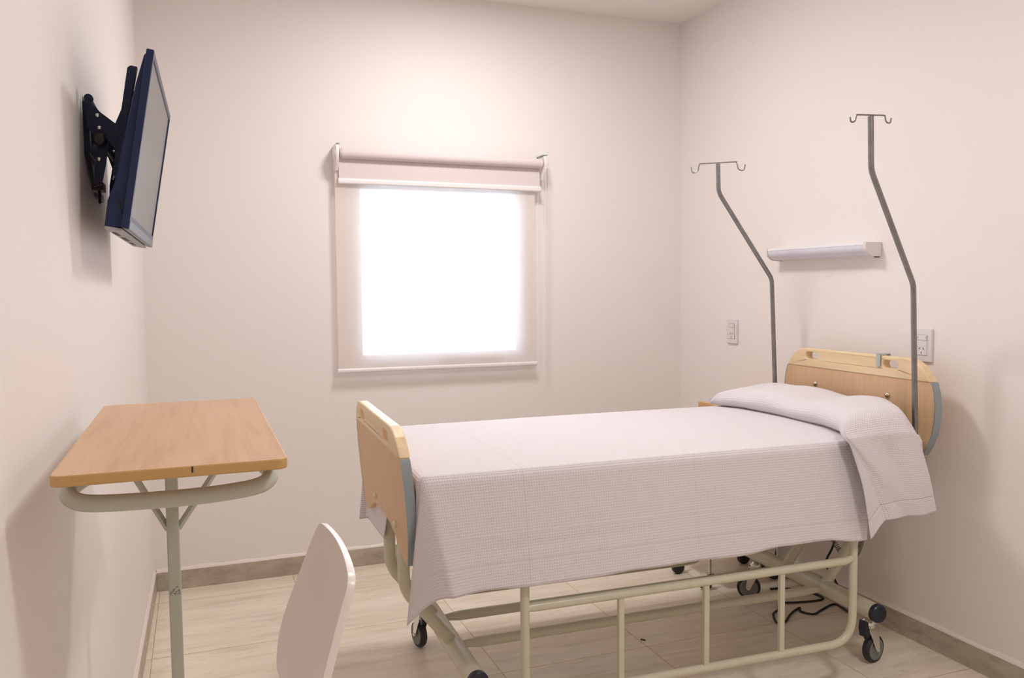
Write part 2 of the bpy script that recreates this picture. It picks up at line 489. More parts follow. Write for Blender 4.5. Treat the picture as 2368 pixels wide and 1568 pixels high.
# sheer layer
bm = BM(); box(bm, .783, 1.728, BY + .0195, BY + .0205, .905, RZ)
B(link('sheer_panel', bm, M['sheer'], smooth=False))
bm = BM(); prism(bm, rrect(BY + .013, BY + .029, .893, .913, .0075), lambda a, b, t: Vector((t, a, b - .004 * (t - .8))), .779, 1.733)
B(link('sheer_bottom_bar', bm, M['bar_white']))
for s, x in ((-1, .79), (1, 1.768)):
    bm = BM()
    z0 = RZ - (.006 if s > 0 else 0)
    prism(bm, [(0, z0 + .038), (BY - .016, z0 + .036), (BY - .029, z0 + .015), (BY - .029, z0 - .020), (BY - .012, z0 - .045), (BY + .008, z0 - .075), (0, z0 - .08)],
          lambda a, b, t: Vector((t, a, b)), x - .007, x + .007)
    o = B(link('bracket', bm, M['white_pl'], bevel=.003))
    bm = BM(); box(bm, x - .013 if s > 0 else x - .002, x + .012, BY - .02, 0, z0 + .037, z0 + .042)
    c = link('bracket_clip', bm, M['hook_grey'], o, bevel=.001)
    bm = BM(); lathe(bm, [(0, -.004), (.02, -.004), (.026, 0), (.026, .008), (.02, .012), (0, .012)], axis_m((x + .002 * s, BY, z0), (s, 0, 0)), 24)
    link('bracket_disc', bm, M['white_pl'], o)
def chain(name, pts):
    """beaded cord"""
    pts = [Vector(p) for p in pts]
    bm = BM(); tube(bm, pts, .0007, 6)
    acc = 0; step = .0062; last = pts[0]
    for a, b in zip(pts[:-1], pts[1:]):
        L = (b - a).length; t = step - acc
        while t < L:
            bmesh.ops.create_icosphere(bm, subdivisions=1, radius=.00185, matrix=Matrix.Translation(a + (b - a) * (t / L)))
            t += step
        acc = L - (t - step)
    return B(link(name, bm, M['bar_white']))
lp = [(1.762, BY - .026, RZ), (1.764, BY - .022, 1.5), (1.764, BY - .018, 1.1), (1.762, BY - .015, .945)]
lp += [(1.745 + .017 * math.cos(a), BY - .015, .922 - .03 * math.sin(a)) for a in [k * PI / 10 for k in range(11)]]
lp += [(1.731, BY - .010, 1.0), (1.734, BY, 1.4), (1.742, BY + .01, 1.72)]
chain('pull_chain', lp)
chain('pull_chain', [(1.772, BY - .028, RZ + .012), (1.783, BY - .022, 1.80), (1.779, BY - .02, 1.3), (1.774, BY - .018, .955), (1.769, BY - .017, .948), (1.766, BY - .017, .958), (1.768, BY - .019, 1.3), (1.768, BY - .026, 1.80), (1.764, BY - .030, RZ + .015)])
chain('pull_chain', [(1.757, BY - .018, 1.83), (1.757, BY - .02, 1.665), (1.754, BY - .02, 1.66), (1.752, BY - .02, 1.668), (1.752, BY - .016, 1.80)])

# ------------------------------------------------------------------ bed (local frame: u to the head, v towards the window wall)
BO = Vector((1.58, -1.33, 0)); BA = math.radians(-1.5)
bed = thing('hospital_bed', 'cream painted metal hospital bed on casters with beech head and foot boards', 'hospital bed', BO, BA)
BMX = Matrix.Translation(BO) @ Matrix.Rotation(BA, 4, 'Z')
def W(u, v, z): return BMX @ Vector((u, v, z))

def board_outline(zt, zb, za, hw, split=None):
    """half outline of a head / foot board as a closed polygon in (v,z); bulged sides, cut-away arch below"""
    h = zt - zb
    side = [(.262, zt), (.292, zt - .006), (.320, zt - .022), (.345, zt - .046), (.363, zt - .073), (.374, zt - .106), (hw, zt - .40 * h - .02), (hw - .002, zt - .62 * h), (hw - .012, zt - .76 * h), (hw - .028, zt - .88 * h), (hw - .043, zt - .96 * h), (hw - .055, zb)]
    arch = [(hw - .075, zb), (hw - .10, zb + .004), (hw - .15, zb + .022), (hw - .20, zb + .045), (hw - .26, za - .005), (hw - .32, za), (0, za)]
    right = side + arch
    left = [(-a, b) for a, b in right[::-1][1:]]
    return right + left

def make_board(name, u0, u1, zt, zb, za, facing, lean=0):
    hw = .38
    full = board_outline(zt, zb, za, hw)
    zs = zt - .072
    def clip(poly, keep_above):
        out = []
        n = len(poly)
        for i in range(n):
            a, b = poly[i], poly[(i + 1) % n]
            ia = (a[1] >= zs) == keep_above; ib = (b[1] >= zs) == keep_above
            if ia: out.append(a)
            if ia != ib:
                t = (zs - a[1]) / (b[1] - a[1]); out.append((a[0] + (b[0] - a[0]) * t, zs))
        return out
    low = clip(full, False); up = clip(full, True)
    f = lambda a, b, t: Vector((t + lean * (zt - b), a, b))
    bm = BM(); prism(bm, low, f, u0, u1)
    panel = link(name, bm, M['board'], bed, smooth=False)
    # grey edge band following the lower outline
    for sgn in (1, -1):
        pts = sorted([p for p in low if p[0] * sgn > hw - .07], key=lambda p: -p[1])
        bm = BM()
        A = [bm.verts.new(f(p[0] + sgn * .0002, p[1], u0 - .0004)) for p in pts]
        Bv = [bm.verts.new(f(p[0] + sgn * .004, p[1], u0 - .0004)) for p in pts]
        Cv = [bm.verts.new(f(p[0] + sgn * .004, p[1], u1 + .0004)) for p in pts]
        D = [bm.verts.new(f(p[0] + sgn * .0002, p[1], u1 + .0004)) for p in pts]
        for i in range(len(pts) - 1):
            for P_, Q_ in ((A, Bv), (Bv, Cv), (Cv, D), (D, A)):
                bm.faces.new((P_[i], P_[i + 1], Q_[i + 1], Q_[i]))
        bm.faces.new((A[0], Bv[0], Cv[0], D[0])); bm.faces.new((A[-1], D[-1], Cv[-1], Bv[-1]))
        t = link('edge_band', bm, M['trim_grey'], panel); t['label'] = 'blue-grey edge band'
    # maple top rail with two grip slots
    holes = [rrect(-.19 - .036, -.19 + .036, zt - .041, zt - .013, .0135), rrect(.215 - .036, .215 + .036, zt - .041, zt - .013, .0135)]
    if facing < 0: holes = [rrect(-.19 - .036, -.19 + .036, zt - .050, zt - .020, .0135), rrect(.21 - .036, .21 + .036, zt - .050, zt - .020, .0135)]
    bm = BM(); prism_hole(bm, up, holes, f, u0 - .0035, u1 + .0035)
    r = link('top_rail', bm, M['maple'], panel, smooth=False, bevel=.005); r['label'] = 'pale maple top rail with two grip slots'
    return panel
HT, FT = 1.019, .902
LEAN = .075
head = make_board('headboard', .860, .887, HT, .70, .73, 1)
foot = make_board('footboard', -.897, -.872, FT, .535, .60, -1, LEAN)
for par, u, s, spots in ((head, .860, -1, ((.195, .884), (-.177, .884))), (foot, -.897, -1, ((.105, .624), (-.205, .616)))):
    for v, z in spots:
        bm = BM(); lathe(bm, [(.0105, 0), (.0105, .002), (.0085, .006), (.004, .008), (0, .0082)], axis_m((u + (LEAN * (FT - z) if u < 0 else 0), v, z), (s, 0, 0)), 20)
        bo = link('bolt', bm, M['brass'], par); bo['label'] = 'round brass bolt head'

# base: two end tubes on casters, two long tubes
V0, V1, ZT = -.335, .385, .19
for u, nm in ((-.68, 'foot'), (.69, 'head')):
    bm = BM(); tube(bm, [(u, V0, ZT), (u, V1, ZT)], .029, 20)
    et = link('end_tube', bm, M['bed_paint'], bed)
    for v, s in ((V0, -1), (V1, 1)):
        bm = BM(); lathe(bm, [(.0305, -.012), (.0305, .003), (.027, .007), (0, .008)], axis_m((u, v, ZT), (0, s, 0)), 24)
        e = link('end_cap', bm, M['cap'], et); e['label'] = 'dark plastic end cap'
for v in (.135, -.082):
    bm = BM()
    path = [(-.655, v, ZT), (-.60, v, ZT), (0, v, ZT), (.60, v, ZT), (.665, v, ZT)]
    tube(bm, path, [.010, .016, .016, .016, .010], 16)
    link('long_tube', bm, M['bed_paint'], bed)
# lift legs: bent tubes rising from the end tubes
for v in (.135, -.082):
    for s in (-1, 1):
        p = [(s * .684, v, .20), (s * .83, v, .385), (s * .83, v, .58)]
        bm = BM(); tube(bm, round_path(p, [0, .12, 0], 10), .0185, 16)
        link('lift_leg', bm, M['bed_paint'], bed)
# deck frame below the mattress
bm = BM()
box(bm, -.845, .825, -.395, -.365, .56, .60); box(bm, -.845, .825, .365, .395, .56, .60)
for u in (-.845, -.4, .1, .5, .80): box(bm, u, u + .025, -.365, .365, .56, .60)
link('deck_frame', bm, M['bed_paint'], bed, smooth=False, bevel=.004)

def caster(u, v, ang, brake=True):
    """swivel caster; ang = heading of the wheel's trailing direction in the bed frame"""
    Mx = Matrix.Translation((u, v, 0)) @ Matrix.Rotation(ang, 4, 'Z')
    R, t = .047, .012
    cx = -.028
    bm = BM(); lathe(bm, [(.013, .128), (.021, .128), (.024, .134), (.024, .146), (.019, .152), (.010, .162), (0, .162)], Mx, 24)
    # fork cheeks
    for s in (-1, 1):
        pts = [(-.020, .138), (.020, .138), (.016, .120), (cx + .010, .052), (cx + .004, .040), (cx - .008, .040), (cx - .012, .052), (-.030, .120)]
        prism(bm, pts, lambda a, b, q: Mx @ Vector((a, q, b)), s * .0175 - .0015, s * .0175 + .0015)
    box(bm, -.028, .02, -.0175, .0175, .130, .138, Mx)
    fork = link('caster', bm, M['chrome'], bed, bevel=.001); fork['label'] = 'chrome swivel caster with dark wheel'
    wm = Mx @ Matrix.Translation((cx, 0, R)) @ Matrix.Rotation(PI / 2, 4, 'X')
    bm = BM(); lathe(bm, [(.034, -t), (R - .005, -t), (R - .001, -t * .6), (R, 0), (R - .001, t * .6), (R - .005, t), (.034, t)], wm, 36)
    w = link('wheel', bm, M['rubber'], fork); w['label'] = 'black rubber tyre'
    bm = BM(); lathe(bm, [(0, -t - .001), (.010, -t - .001), (.012, -t + .002), (.026, -t + .002), (.028, -t - .001), (.036, -t - .001), (.036, t + .001), (.028, t + .001), (.026, t - .002), (.012, t - .002), (.010, t + .001), (0, t + .001)], wm, 36)
    h = link('wheel_hub', bm, M['hub'], fork); h['label'] = 'grey wheel hub'
    bm = BM(); lathe(bm, [(0, -.023), (.0055, -.023), (.0065, -.020), (.0065, .020), (.0055, .023), (0, .023)], wm, 14)
    link('axle', bm, M['chrome'], fork)
    if brake:
        bm = BM()
        prism(bm, [(.018, .150), (.030, .156), (.034, .128), (.028, .100), (.014, .094), (.012, .125)], lambda a, b, q: Mx @ Vector((a, q, b)), -.014, .014)
        k = link('brake_pedal', bm, M['cap'], fork, bevel=.002); k['label'] = 'dark brake pedal'
caster(.695, -.285, math.radians(193))
caster(.695, .335, math.radians(-33))
caster(-.68, .345, math.radians(-78))
caster(-.68, -.285, math.radians(-60))

# side rails, lowered
def side_rail(v):
    u0, u1, zb, zm, zt = -.572, .512, .158, .413, .62
    path = round_path([(u0, v, zt), (u0, v, zb), (u1, v, zb), (u1, v, zt)], [0, .085, .085, 0], 12)
    bm = BM(); tube(bm, path, .0125, 16)
    tube(bm, [(u0 + .004, v, zm), (u0 + .03, v, zm), (u1 - .03, v, zm + .004), (u1 - .004, v, zm + .012)], [.0105, .0125, .0125, .0105], 16)
    r = link('side_rail', bm, M['bed_paint'], bed)
    for u in (-.288, -.014, .247):
        bm = BM(); box(bm, u - .0085, u + .0085, v - .007, v + .007, zb + .006, zm - .004)
        link('rail_bar', bm, M['bed_paint'], r, smooth=False, bevel=.002)
side_rail(-.416); side_rail(.416)
# coiled hand-set cable at the head end
bm = BM(); pts = []
core = catmull([(.80, .06, .43), (.805, .04, .35), (.81, -.01, .29), (.812, -.06, .275), (.812, -.10, .31), (.81, -.125, .38), (.80, -.13, .44)], 60)
for i in range(480):
    t = i / 479 * 59; k = min(int(t), 58); c = core[k].lerp(core[k + 1], t - k)
    tg = (core[k + 1] - core[k]).normalized(); a = tg.cross(Vector((1, 0, 0))).normalized(); b2 = tg.cross(a)
    ph = i * 2 * PI / 8
    pts.append(c + (a * math.cos(ph) + b2 * math.sin(ph)) * .0075)
tube(bm, pts, .0019, 6)
cc = link('coiled_cable', bm, M['coil'], bed); cc['label'] = 'grey-green coiled cable'

# mattress
bm = BM(); box(bm, -.842, .80, -.395, .395, .602, .782)
mt = link('mattress', bm, M['mattress'], None, bevel=.03)
mt.location = BO; mt.rotation_euler = (0, 0, BA)
tag(mt, 'mattress lying on the hospital bed under the white bedspread', 'mattress')

# ------------------------------------------------------------------ bedspread
UF, VE, ZTOP, RAD = -.838, .398, .790, .016
def hang(d, flare, flare2=0):
    """distance d of cloth past an edge -> (outward, drop)"""
    q = RAD * PI / 2
    if d < q:
        a = d / RAD
        return RAD * math.sin(a), RAD * (1 - math.cos(a))
    e = d - q
    return RAD + e * flare + flare2 * e * e, RAD + e * math.sqrt(max(0, 1 - flare * flare))
def cloth(a, b):
    bul = .004 * math.sin((a - .3) * 4) * math.cos(b * 5)
    z = ZTOP + bul * .6 - .003 * (abs(b) / VE) ** 3
    da = max(0, UF - a); db = max(0, abs(b) - VE)
    sg = -1 if b < 0 else 1
    u = max(a, UF); v = max(-VE, min(VE, b))
    if da == 0 and db == 0:
        return Vector((u, v, z))
    if sg < 0: D = math.hypot(da, db)
    else: D = max(da, db)
    ph = math.atan2(db, da)
    mix = math.sin(2 * ph) if (da > 0 and db > 0) else 0
    flare = lerp(.035, .115, math.sin(ph)) if sg < 0 else lerp(.03, .03, 0)
    if mix: flare += .10 * mix * (1 if sg < 0 else .9)
    o, dr = hang(D, flare)
    du, dv = -math.cos(ph), sg * math.sin(ph)
    if da > 0 and db == 0: o = min(o, .016)
    if sg < 0 and db > 0:
        # near foot corner: the hanging side leans to the head, a flat facet turns the corner, then folds back
        o, dr = hang(D, .12)
        psi = ph / (PI / 2)
        if da == 0:
            k = math.exp(-(a - UF) / .12)
            w_ = (.20 * k, -lerp(.125, .19, k))
        else:
            w_ = (interp([(0, -.06), (.46, -.085), (.56, -.10), (1, .20)], psi), interp([(0, .12), (.46, .10), (.56, .09), (1, -.19)], psi))
        r0 = min(dr, RAD) / RAD * .010
        base = (du * r0 if da > 0 else 0, dv * r0)
        p = Vector((u + base[0] + w_[0] * dr, v + base[1] + w_[1] * dr, z - dr))
        t = min(1, db / .30) * (1 if da == 0 else max(0, psi * 2 - 1))
        w = .004 * math.sin(a * 8 + 1.0) + .0016 * math.sin(a * 19 + 2.2) + .0006 * math.sin(a * 41)
        p.y += w * t * t
        p.y -= .003 * math.exp(-((a + .57) / .02) ** 2) * t - .0025 * math.exp(-((db - .20) / .012) ** 2) * math.exp(-((a + .5) / .35) ** 2)
        return p
    p = Vector((u + du * min(o, .016 if da > 0 and db == 0 else 1), v + dv * o, z - dr))
    if db > 0 and sg < 0:
        t = min(1, db / .30)
        w = .004 * math.sin(a * 8 + 1.0) + .0016 * math.sin(a * 19 + 2.2) + .0006 * math.sin(a * 41)
        p.y += w * t * t * (1 - .5 * mix)
        # shallow press folds
        p.y -= .003 * math.exp(-((a + .57) / .02) ** 2) * t + .0025 * math.exp(-((db - .20) / .012) ** 2) * math.exp(-((a + .5) / .35) ** 2)
    return p
def foot_len(b):
    return interp([(-.75, .25), (-.40, .25), (-.22, .165), (-.1, .16), (.02, .20), (.10, .315), (.5, .325), (.8, .325)], b)
def near_len(a):   # hang on the near side
    return interp([(-1.2, .300), (-.84, .300), (-.55, .300), (-.1, .300), (.12, .297), (.22, .287), (.40, .288), (.5, .298), (.535, .296), (.56, .06), (.9, .05)], a)
NA, NB = 190, 150
bm = BM(); uvl = bm.loops.layers.uv.new('UVMap')
grid = []; uv = {}
for i in range(NA + 1):
    row = []
    for j in range(NB + 1):
        t = j / NB
        # b runs far hem -> near hem, denser near edges
        bfar, bnear = .62, -1
        b0 = lerp(.62, -.70, t)
        s = i / NA
        L = foot_len(b0)
        a = lerp(UF - L, .78, s)
        nl = near_len(a); b = lerp(.62, -(VE + nl), t)
        wob = .0022 * math.sin(a * 11 + .5) + .001 * math.sin(a * 29)
        if b < -VE: b += -wob * ((-VE - b) / nl)
        v = bm.verts.new(cloth(a, b)); row.append(v); uv[v] = (a, b)
    grid.append(row)
for i in range(NA):
    for j in range(NB):
        f = bm.faces.new((grid[i][j], grid[i + 1][j], grid[i + 1][j + 1], grid[i][j + 1]))
        for l in f.loops: l[uvl].uv = uv[l.vert]
spread_root = thing('bedspread', 'white waffle weave bedspread draped over the hospital bed', 'bedspread', BO, BA)
link('spread', bm, M['spread'], spread_root, solid=.0025, angle=180)

# turned-back end over the pillow
us = [(.43, .54), (.35, .560), (.28, .590), (.0, .604), (-.20, .592), (-.30, .566), (-.36, .535), (-.41, .490), (-.45, .455)]
us_t = sorted(us)
sv = sorted([(.43, .08), (.415, .35), (.37, .66), (.29, .90), (.20, .97), (.11, .99), (.0, .92), (-.12, .93), (-.25, 1.0), (-.36, .98), (-.40, .86), (-.425, .68), (-.442, .42), (-.452, .12)])
ub_t = sorted([(.43, .80), (0, .81), (-.22, .805), (-.31, .775), (-.38, .745), (-.42, .728), (-.452, .715)])
PH = .097
prof = [(0, .0), (-.024, .014), (-.034, .035), (-.026, .058), (0.0, .078), (.05, .092), (.12, .098), (.19, .092)]
NP = 46; NV = 90; ND = 44
bm = BM(); uvl = bm.loops.layers.uv.new('UVMap'); uv = {}; rows = []
vlist = [v for v, _ in sv][::-1]
def sm(tab, x):       # smoothed table
    return sum(interp(tab, x + d) for d in (-.012, -.006, 0, .006, .012)) / 5
def pil(v, i):
    t = i / NP; s = max(.05, sm(sv, v)); u0 = sm(us_t, v); ub = sm(ub_t, v)
    cp = [Vector((u0 + du * min(1, s * 1.1), z * s, 0)) for du, z in prof]
    end = Vector((ub, lerp(.080, .040, sstep((-v - .24) / .2)) * s, 0))
    # stretch the back half to reach the end
    cp = [c if k < 5 else Vector((lerp(c.x, u0 + (ub - u0) * (.35, .62, .85)[k - 5], 1), c.y, 0)) for k, c in enumerate(cp)] + [end]
    P = catmull(cp, NP + 1)[i]
    wr = .0035 * math.sin(v * 23 + P.x * 9) * min(1, P.y / .05)
    dip = -.010 * math.exp(-((v + .05) / .08) ** 2) * math.exp(-((P.x - .70) / .09) ** 2)
    return Vector((P.x, v, ZTOP + .003 + P.y + wr + dip))
for j in range(NV + 1):
    v = lerp(.43, -.452, j / NV); row = []
    for i in range(NP + 1):
        q = bm.verts.new(pil(v, i)); row.append(q); uv[q] = (i / NP * .42, -(.42 + (j / NV) * 0) + (1 - j / NV) * .88 + .02)
    rows.append(row)
top_edge = [pil(-.452, i) for i in range(NP + 1)]
for k in range(1, ND + 1):
    d = k / ND; row = []
    for i in range(NP + 1):
        t = i / NP
        e = top_edge[i]
        ubt = lerp(.508, .785, t)
        hz = interp([(0, .502), (.10, .530), (.235, .556), (.25, .548), (.5, .553), (.8, .552), (1, .556)], t)
        u = lerp(e.x, ubt, d ** .9)
        z = lerp(e.z, hz, d)
        # front pleat hangs proud of the rest
        pl = lerp(.020, 0, sstep((t - .215) / .05)) * sstep(d * 2.2)
        fold = (.010 * math.exp(-((t - .52) / .07) ** 2) - .012 * math.exp(-((t - .68) / .06) ** 2)) * math.sin(min(1, d * 1.25) * PI)
        fold += .004 * math.sin(t * 17 + 1) * d
        y = -.456 - .012 * sstep(d * 1.5) - pl * .8 - fold - .004 * d
        q = bm.verts.new((u, y, z)); row.append(q); uv[q] = (t * .36, .02 - d * .28 + 0)
    rows.append(row)
cx_ = [0]; mid = rows[NV // 2]
for i in range(NP): cx_.append(cx_[-1] + (mid[i + 1].co - mid[i].co).length)
cy_ = [0]
for j in range(len(rows) - 1): cy_.append(cy_[-1] + (rows[j + 1][NP // 2].co - rows[j][NP // 2].co).length)
for j, r_ in enumerate(rows):
    for i, q in enumerate(r_): uv[q] = (cx_[i], cy_[-1] - cy_[j])
for j in range(len(rows) - 1):
    for i in range(NP):
        f = bm.faces.new((rows[j][i], rows[j][i + 1], rows[j + 1][i + 1], rows[j + 1][i]))
        for l in f.loops: l[uvl].uv = uv[l.vert]
M['flap'] = waffle_mat('waffle_cloth_flap', CL, .0072, .8, [('Y', .060, -.0018)])
fl = link('turned_back_end', bm, M['flap'], spread_root, solid=.003, subsurf=1, angle=180)
fl['label'] = 'white waffle cloth folded back over the pillow'

# ------------------------------------------------------------------ drip poles at the head corners
def hook_bar(c, ax, half, r, sc=1.0):
    c = Vector(c); ax = Vector(ax).normalized(); zz = Vector((0, 0, 1))
    prof = [(half * 1.02, -.034), (half * .985, -.046), (half * .90, -.052), (half * .80, -.046), (half * .75, -.034), (half * .73, -.018), (half * .70, -.004), (half * .64, 0)]
    prof = [(a, z * sc * .72) for a, z in prof]
    L = [c - ax * a + zz * z for a, z in prof]; R = [c + ax * a + zz * z for a, z in prof[::-1]]
    # raise the tips a little
    L[0] += zz * .012 * sc; R[-1] += zz * .012 * sc
    path = catmull(L + [c] + R, 90)
    bm = BM(); tube(bm, path, r, 8)
    return bm
def pole(name, pts, ax, half, label):
    t = thing(name, label, 'iv pole', pts[0], 0, 'drip poles at the bed head')
    inv = Matrix.Translation(-Vector(pts[0]))
    bm = BM()
    rp = round_path(pts, [0, 0, .06, .06, 0], 8)
    rr = [.0088] * len(rp)
    tube(bm, rp, rr, 14)
    o = link('pole', bm, M['steel'], t); o.matrix_parent_inverse = inv
    top = Vector(pts[-1])
    bm = hook_bar(top + Vector((0, 0, .004)), ax, half, .0024, half / .1 * .9)
    h = link('hook_bar', bm, M['steel'], t); h.matrix_parent_inverse = inv; h['label'] = 'thin wire bar with two curled hooks'
cy, sy = math.cos(.361), math.sin(.361)
def horiz(a, b): return (a * cy + b * sy, -a * sy + b * cy, 0)
pole('iv_pole', [(2.384, -1.70, .605), (2.382, -1.70, .81), (2.362, -1.70, 1.267), (2.113, -1.77, 1.612), (2.108, -1.77, 1.771)], horiz(.985, .17), .066,
     'taller looking steel drip pole nearest the camera, crossing the headboard and right-hand socket')
pole('iv_pole', [(2.418, -.95, .605), (2.416, -.95, .867), (2.395, -.95, 1.293), (2.137, -.95, 1.634), (2.133, -.95, 1.745)], horiz(.953, -.316), .101,
     'steel drip pole on the far corner of the bed, left of the headboard')

# small hook hung over the headboard
hk = BM()
hp = [(.852, HT - .036), (.852, HT + .006), (.900, HT + .006), (.900, HT - .012)]
w = .0035
pth = [(.8545, HT - .038), (.8545, HT + .0045), (.893, HT + .0045), (.893, HT - .010)]
def strip(bm, pts, v0, v1, th):
    for a, b in zip(pts[:-1], pts[1:]):
        box(bm, min(a[0], b[0]) - th, max(a[0], b[0]) + th, v0, v1, min(a[1], b[1]) - th, max(a[1], b[1]) + th)
strip(hk, [(.8525, HT - .036), (.8525, HT + .005), (.897, HT + .005), (.897, HT - .010)], -.148, -.130, .0018)
o = link('headboard_hook', hk, M['hook_grey'], None, bevel=.0015)
o.location = BO; o.rotation_euler = (0, 0, BA)
tag(o, 'small grey metal hook clipped over the top of the headboard', 'hook')

# ------------------------------------------------------------------ cable under the bed
bm = BM()
pp = [(2.50, -1.21, .42), (2.50, -1.212, .272), (2.49, -1.178, .175), (2.49, -1.22, .13), (2.505, -1.263, .06), (2.52, -1.275, .008), (2.528, -1.23, .006), (2.524, -1.186, .005), (2.44, -1.215, .005), (2.385, -1.236, .005), (2.355, -1.20, .005), (2.375, -1.165, .005), (2.30, -1.205, .005), (2.233, -1.256, .005), (2.20, -1.25, .005), (2.24, -1.18, .005), (2.286, -1.15, .005), (2.333, -1.10, .005), (2.40, -1.115, .005), (2.472, -1.129, .005), (2.52, -1.127, .005), (2.535, -1.10, .005), (2.52, -1.03, .005), (2.45, -.97, .005), (2.40, -.955, .005)]
tube(bm, catmull(pp, 220), .0042, 8)
o = link('power_cord', bm, M['cord_black']); tag(o, 'black power cord snaking over the floor under the bed head', 'cord')
bm = BM()
pp = [(2.54, -.825, .40), (2.54, -.826, .25), (2.54, -.829, .157), (2.54, -.812, .095), (2.538, -.81, .04), (2.536, -.81, .007)]
tube(bm, catmull(pp, 50), .004, 8)
o = link('hanging_cord', bm, M['cord_black']); tag(o, 'short black cord hanging behind the far head caster of the bed', 'cord')
bm = BM(); box(bm, -.009, .009, -.0025, .0025, 0, .003, Matrix.Translation((1.664, -1.19, 0)) @ Matrix.Rotation(-.9, 4, 'Z'))
o = link('splinter', bm, M['splinter']); tag(o, 'tiny dark brown splinter lying on the floor tiles under the bed', 'debris')

# ------------------------------------------------------------------ bedside cabinet behind the bed
ns = thing('bedside_cabinet', 'orange-brown wooden bedside cabinet in the corner behind the far side of the bed', 'nightstand', (2.36, -.71, 0))
inv = Matrix.Translation((-2.36, .71, 0))
def P(o, inv=inv):
    if o.parent.type == 'EMPTY': o.matrix_parent_inverse = inv
    return o
P(boxo('body', 2.195, 2.515, -.885, -.56, .20, .715, M['night'], ns, .003))
bm = BM(); prism(bm, [(-.885, .716), (-.725, .716), (-.725, .768), (-.730, .774), (-.78, .776), (-.885, .772)], lambda a, b, t: Vector((t, a, b)), 2.196, 2.212)
P(link('gallery_rail', bm, M['night'], ns, bevel=.002))
P(boxo('plinth_frame', 2.185, 2.515, -.885, -.60, .165, .199, M['bed_paint'], ns, .004))
for x, y in ((2.155, -.636), (2.155, -.85), (2.50, -.636), (2.50, -.85)):
    bm = BM(); tube(bm, [(x + .02, y, .07), (x + .02, y, .164)], .006, 10)
    box(bm, x - .002, x + .03, y - .016, y + .016, .055, .07)
    c = P(link('caster', bm, M['chrome'], ns))
    bm = BM(); lathe(bm, [(0, -.013), (.022, -.013), (.028, -.009), (.028, .009), (.022, .013), (0, .013)], axis_m((x, y, .028), (0, 1, 0)), 24)
    P(link('wheel', bm, M['rubber'], c))

# ------------------------------------------------------------------ over-bed lamp
lampt = thing('wall_lamp', 'slim white reading lamp mounted on the wall above the headboard', 'wall lamp', (XR, -1.08, 1.395))
inv = Matrix.Translation((-XR, 1.08, -1.395))
X0 = XR - .074
body = [(XR, 1.372), (XR, 1.421), (X0 + .003, 1.421), (X0, 1.418), (X0, 1.412), (X0 + .002, 1.4115), (X0 + .02, 1.40), (XR - .03, 1.372)]
fx = lambda a, b, t: Vector((a, t, b))
bm = BM(); prism(bm, [(XR, 1.374), (XR, 1.421), (X0 + .003, 1.421), (X0, 1.418), (X0, 1.4125), (XR - .02, 1.4125), (XR - .02, 1.374)], fx, -1.345, -.802)
P(link('lamp_body', bm, M['lamp_top'], lampt, smooth=False), inv)
dif = [(XR - .0205, 1.412), (X0 + .0005, 1.412)]
for k in range(11):
    a = PI / 2 * k / 10
    dif.append((X0 + .0005 + .042 * (1 - math.cos(a)), 1.407 - .034 * math.sin(a)))
dif += [(XR - .0205, 1.373)]
bm = BM(); prism(bm, dif, fx, -1.344, -.803)
dd = P(link('diffuser', bm, M['lamp_white'], lampt, angle=50), inv); dd['label'] = 'lilac-white curved diffuser'
cap = [(XR - .001, 1.368), (XR - .001, 1.423), (X0 - .001, 1.423), (X0 - .0025, 1.408)]
for k in range(1, 9):
    a = PI / 2 * k / 8
    cap.append((X0 - .0025 + .048 * (1 - math.cos(a)), 1.406 - .036 * math.sin(a)))
for y0, y1 in ((-1.362, -1.3455), (-.8015, -.793)):
    bm = BM(); prism(bm, cap, fx, y0, y1)
    c = P(link('end_cap', bm, M['lamp_cap'], lampt, bevel=.0015), inv); c['label'] = 'off-white moulded end cap'
bm = BM(); box(bm, XR - .028, XR - .010, -1.3635, -1.352, 1.3665, 1.3695)
P(link('switch', bm, M['slot'], lampt), inv)
bm = BM(); tube(bm, catmull([(XR - .03, -1.11, 1.372), (XR - .03, -1.112, 1.355), (XR - .03, -1.10, 1.338), (XR - .028, -1.08, 1.328), (XR - .026, -1.06, 1.326)], 24), .0009, 6)
P(link('pull_cord', bm, M['lamp_cap'], lampt), inv)

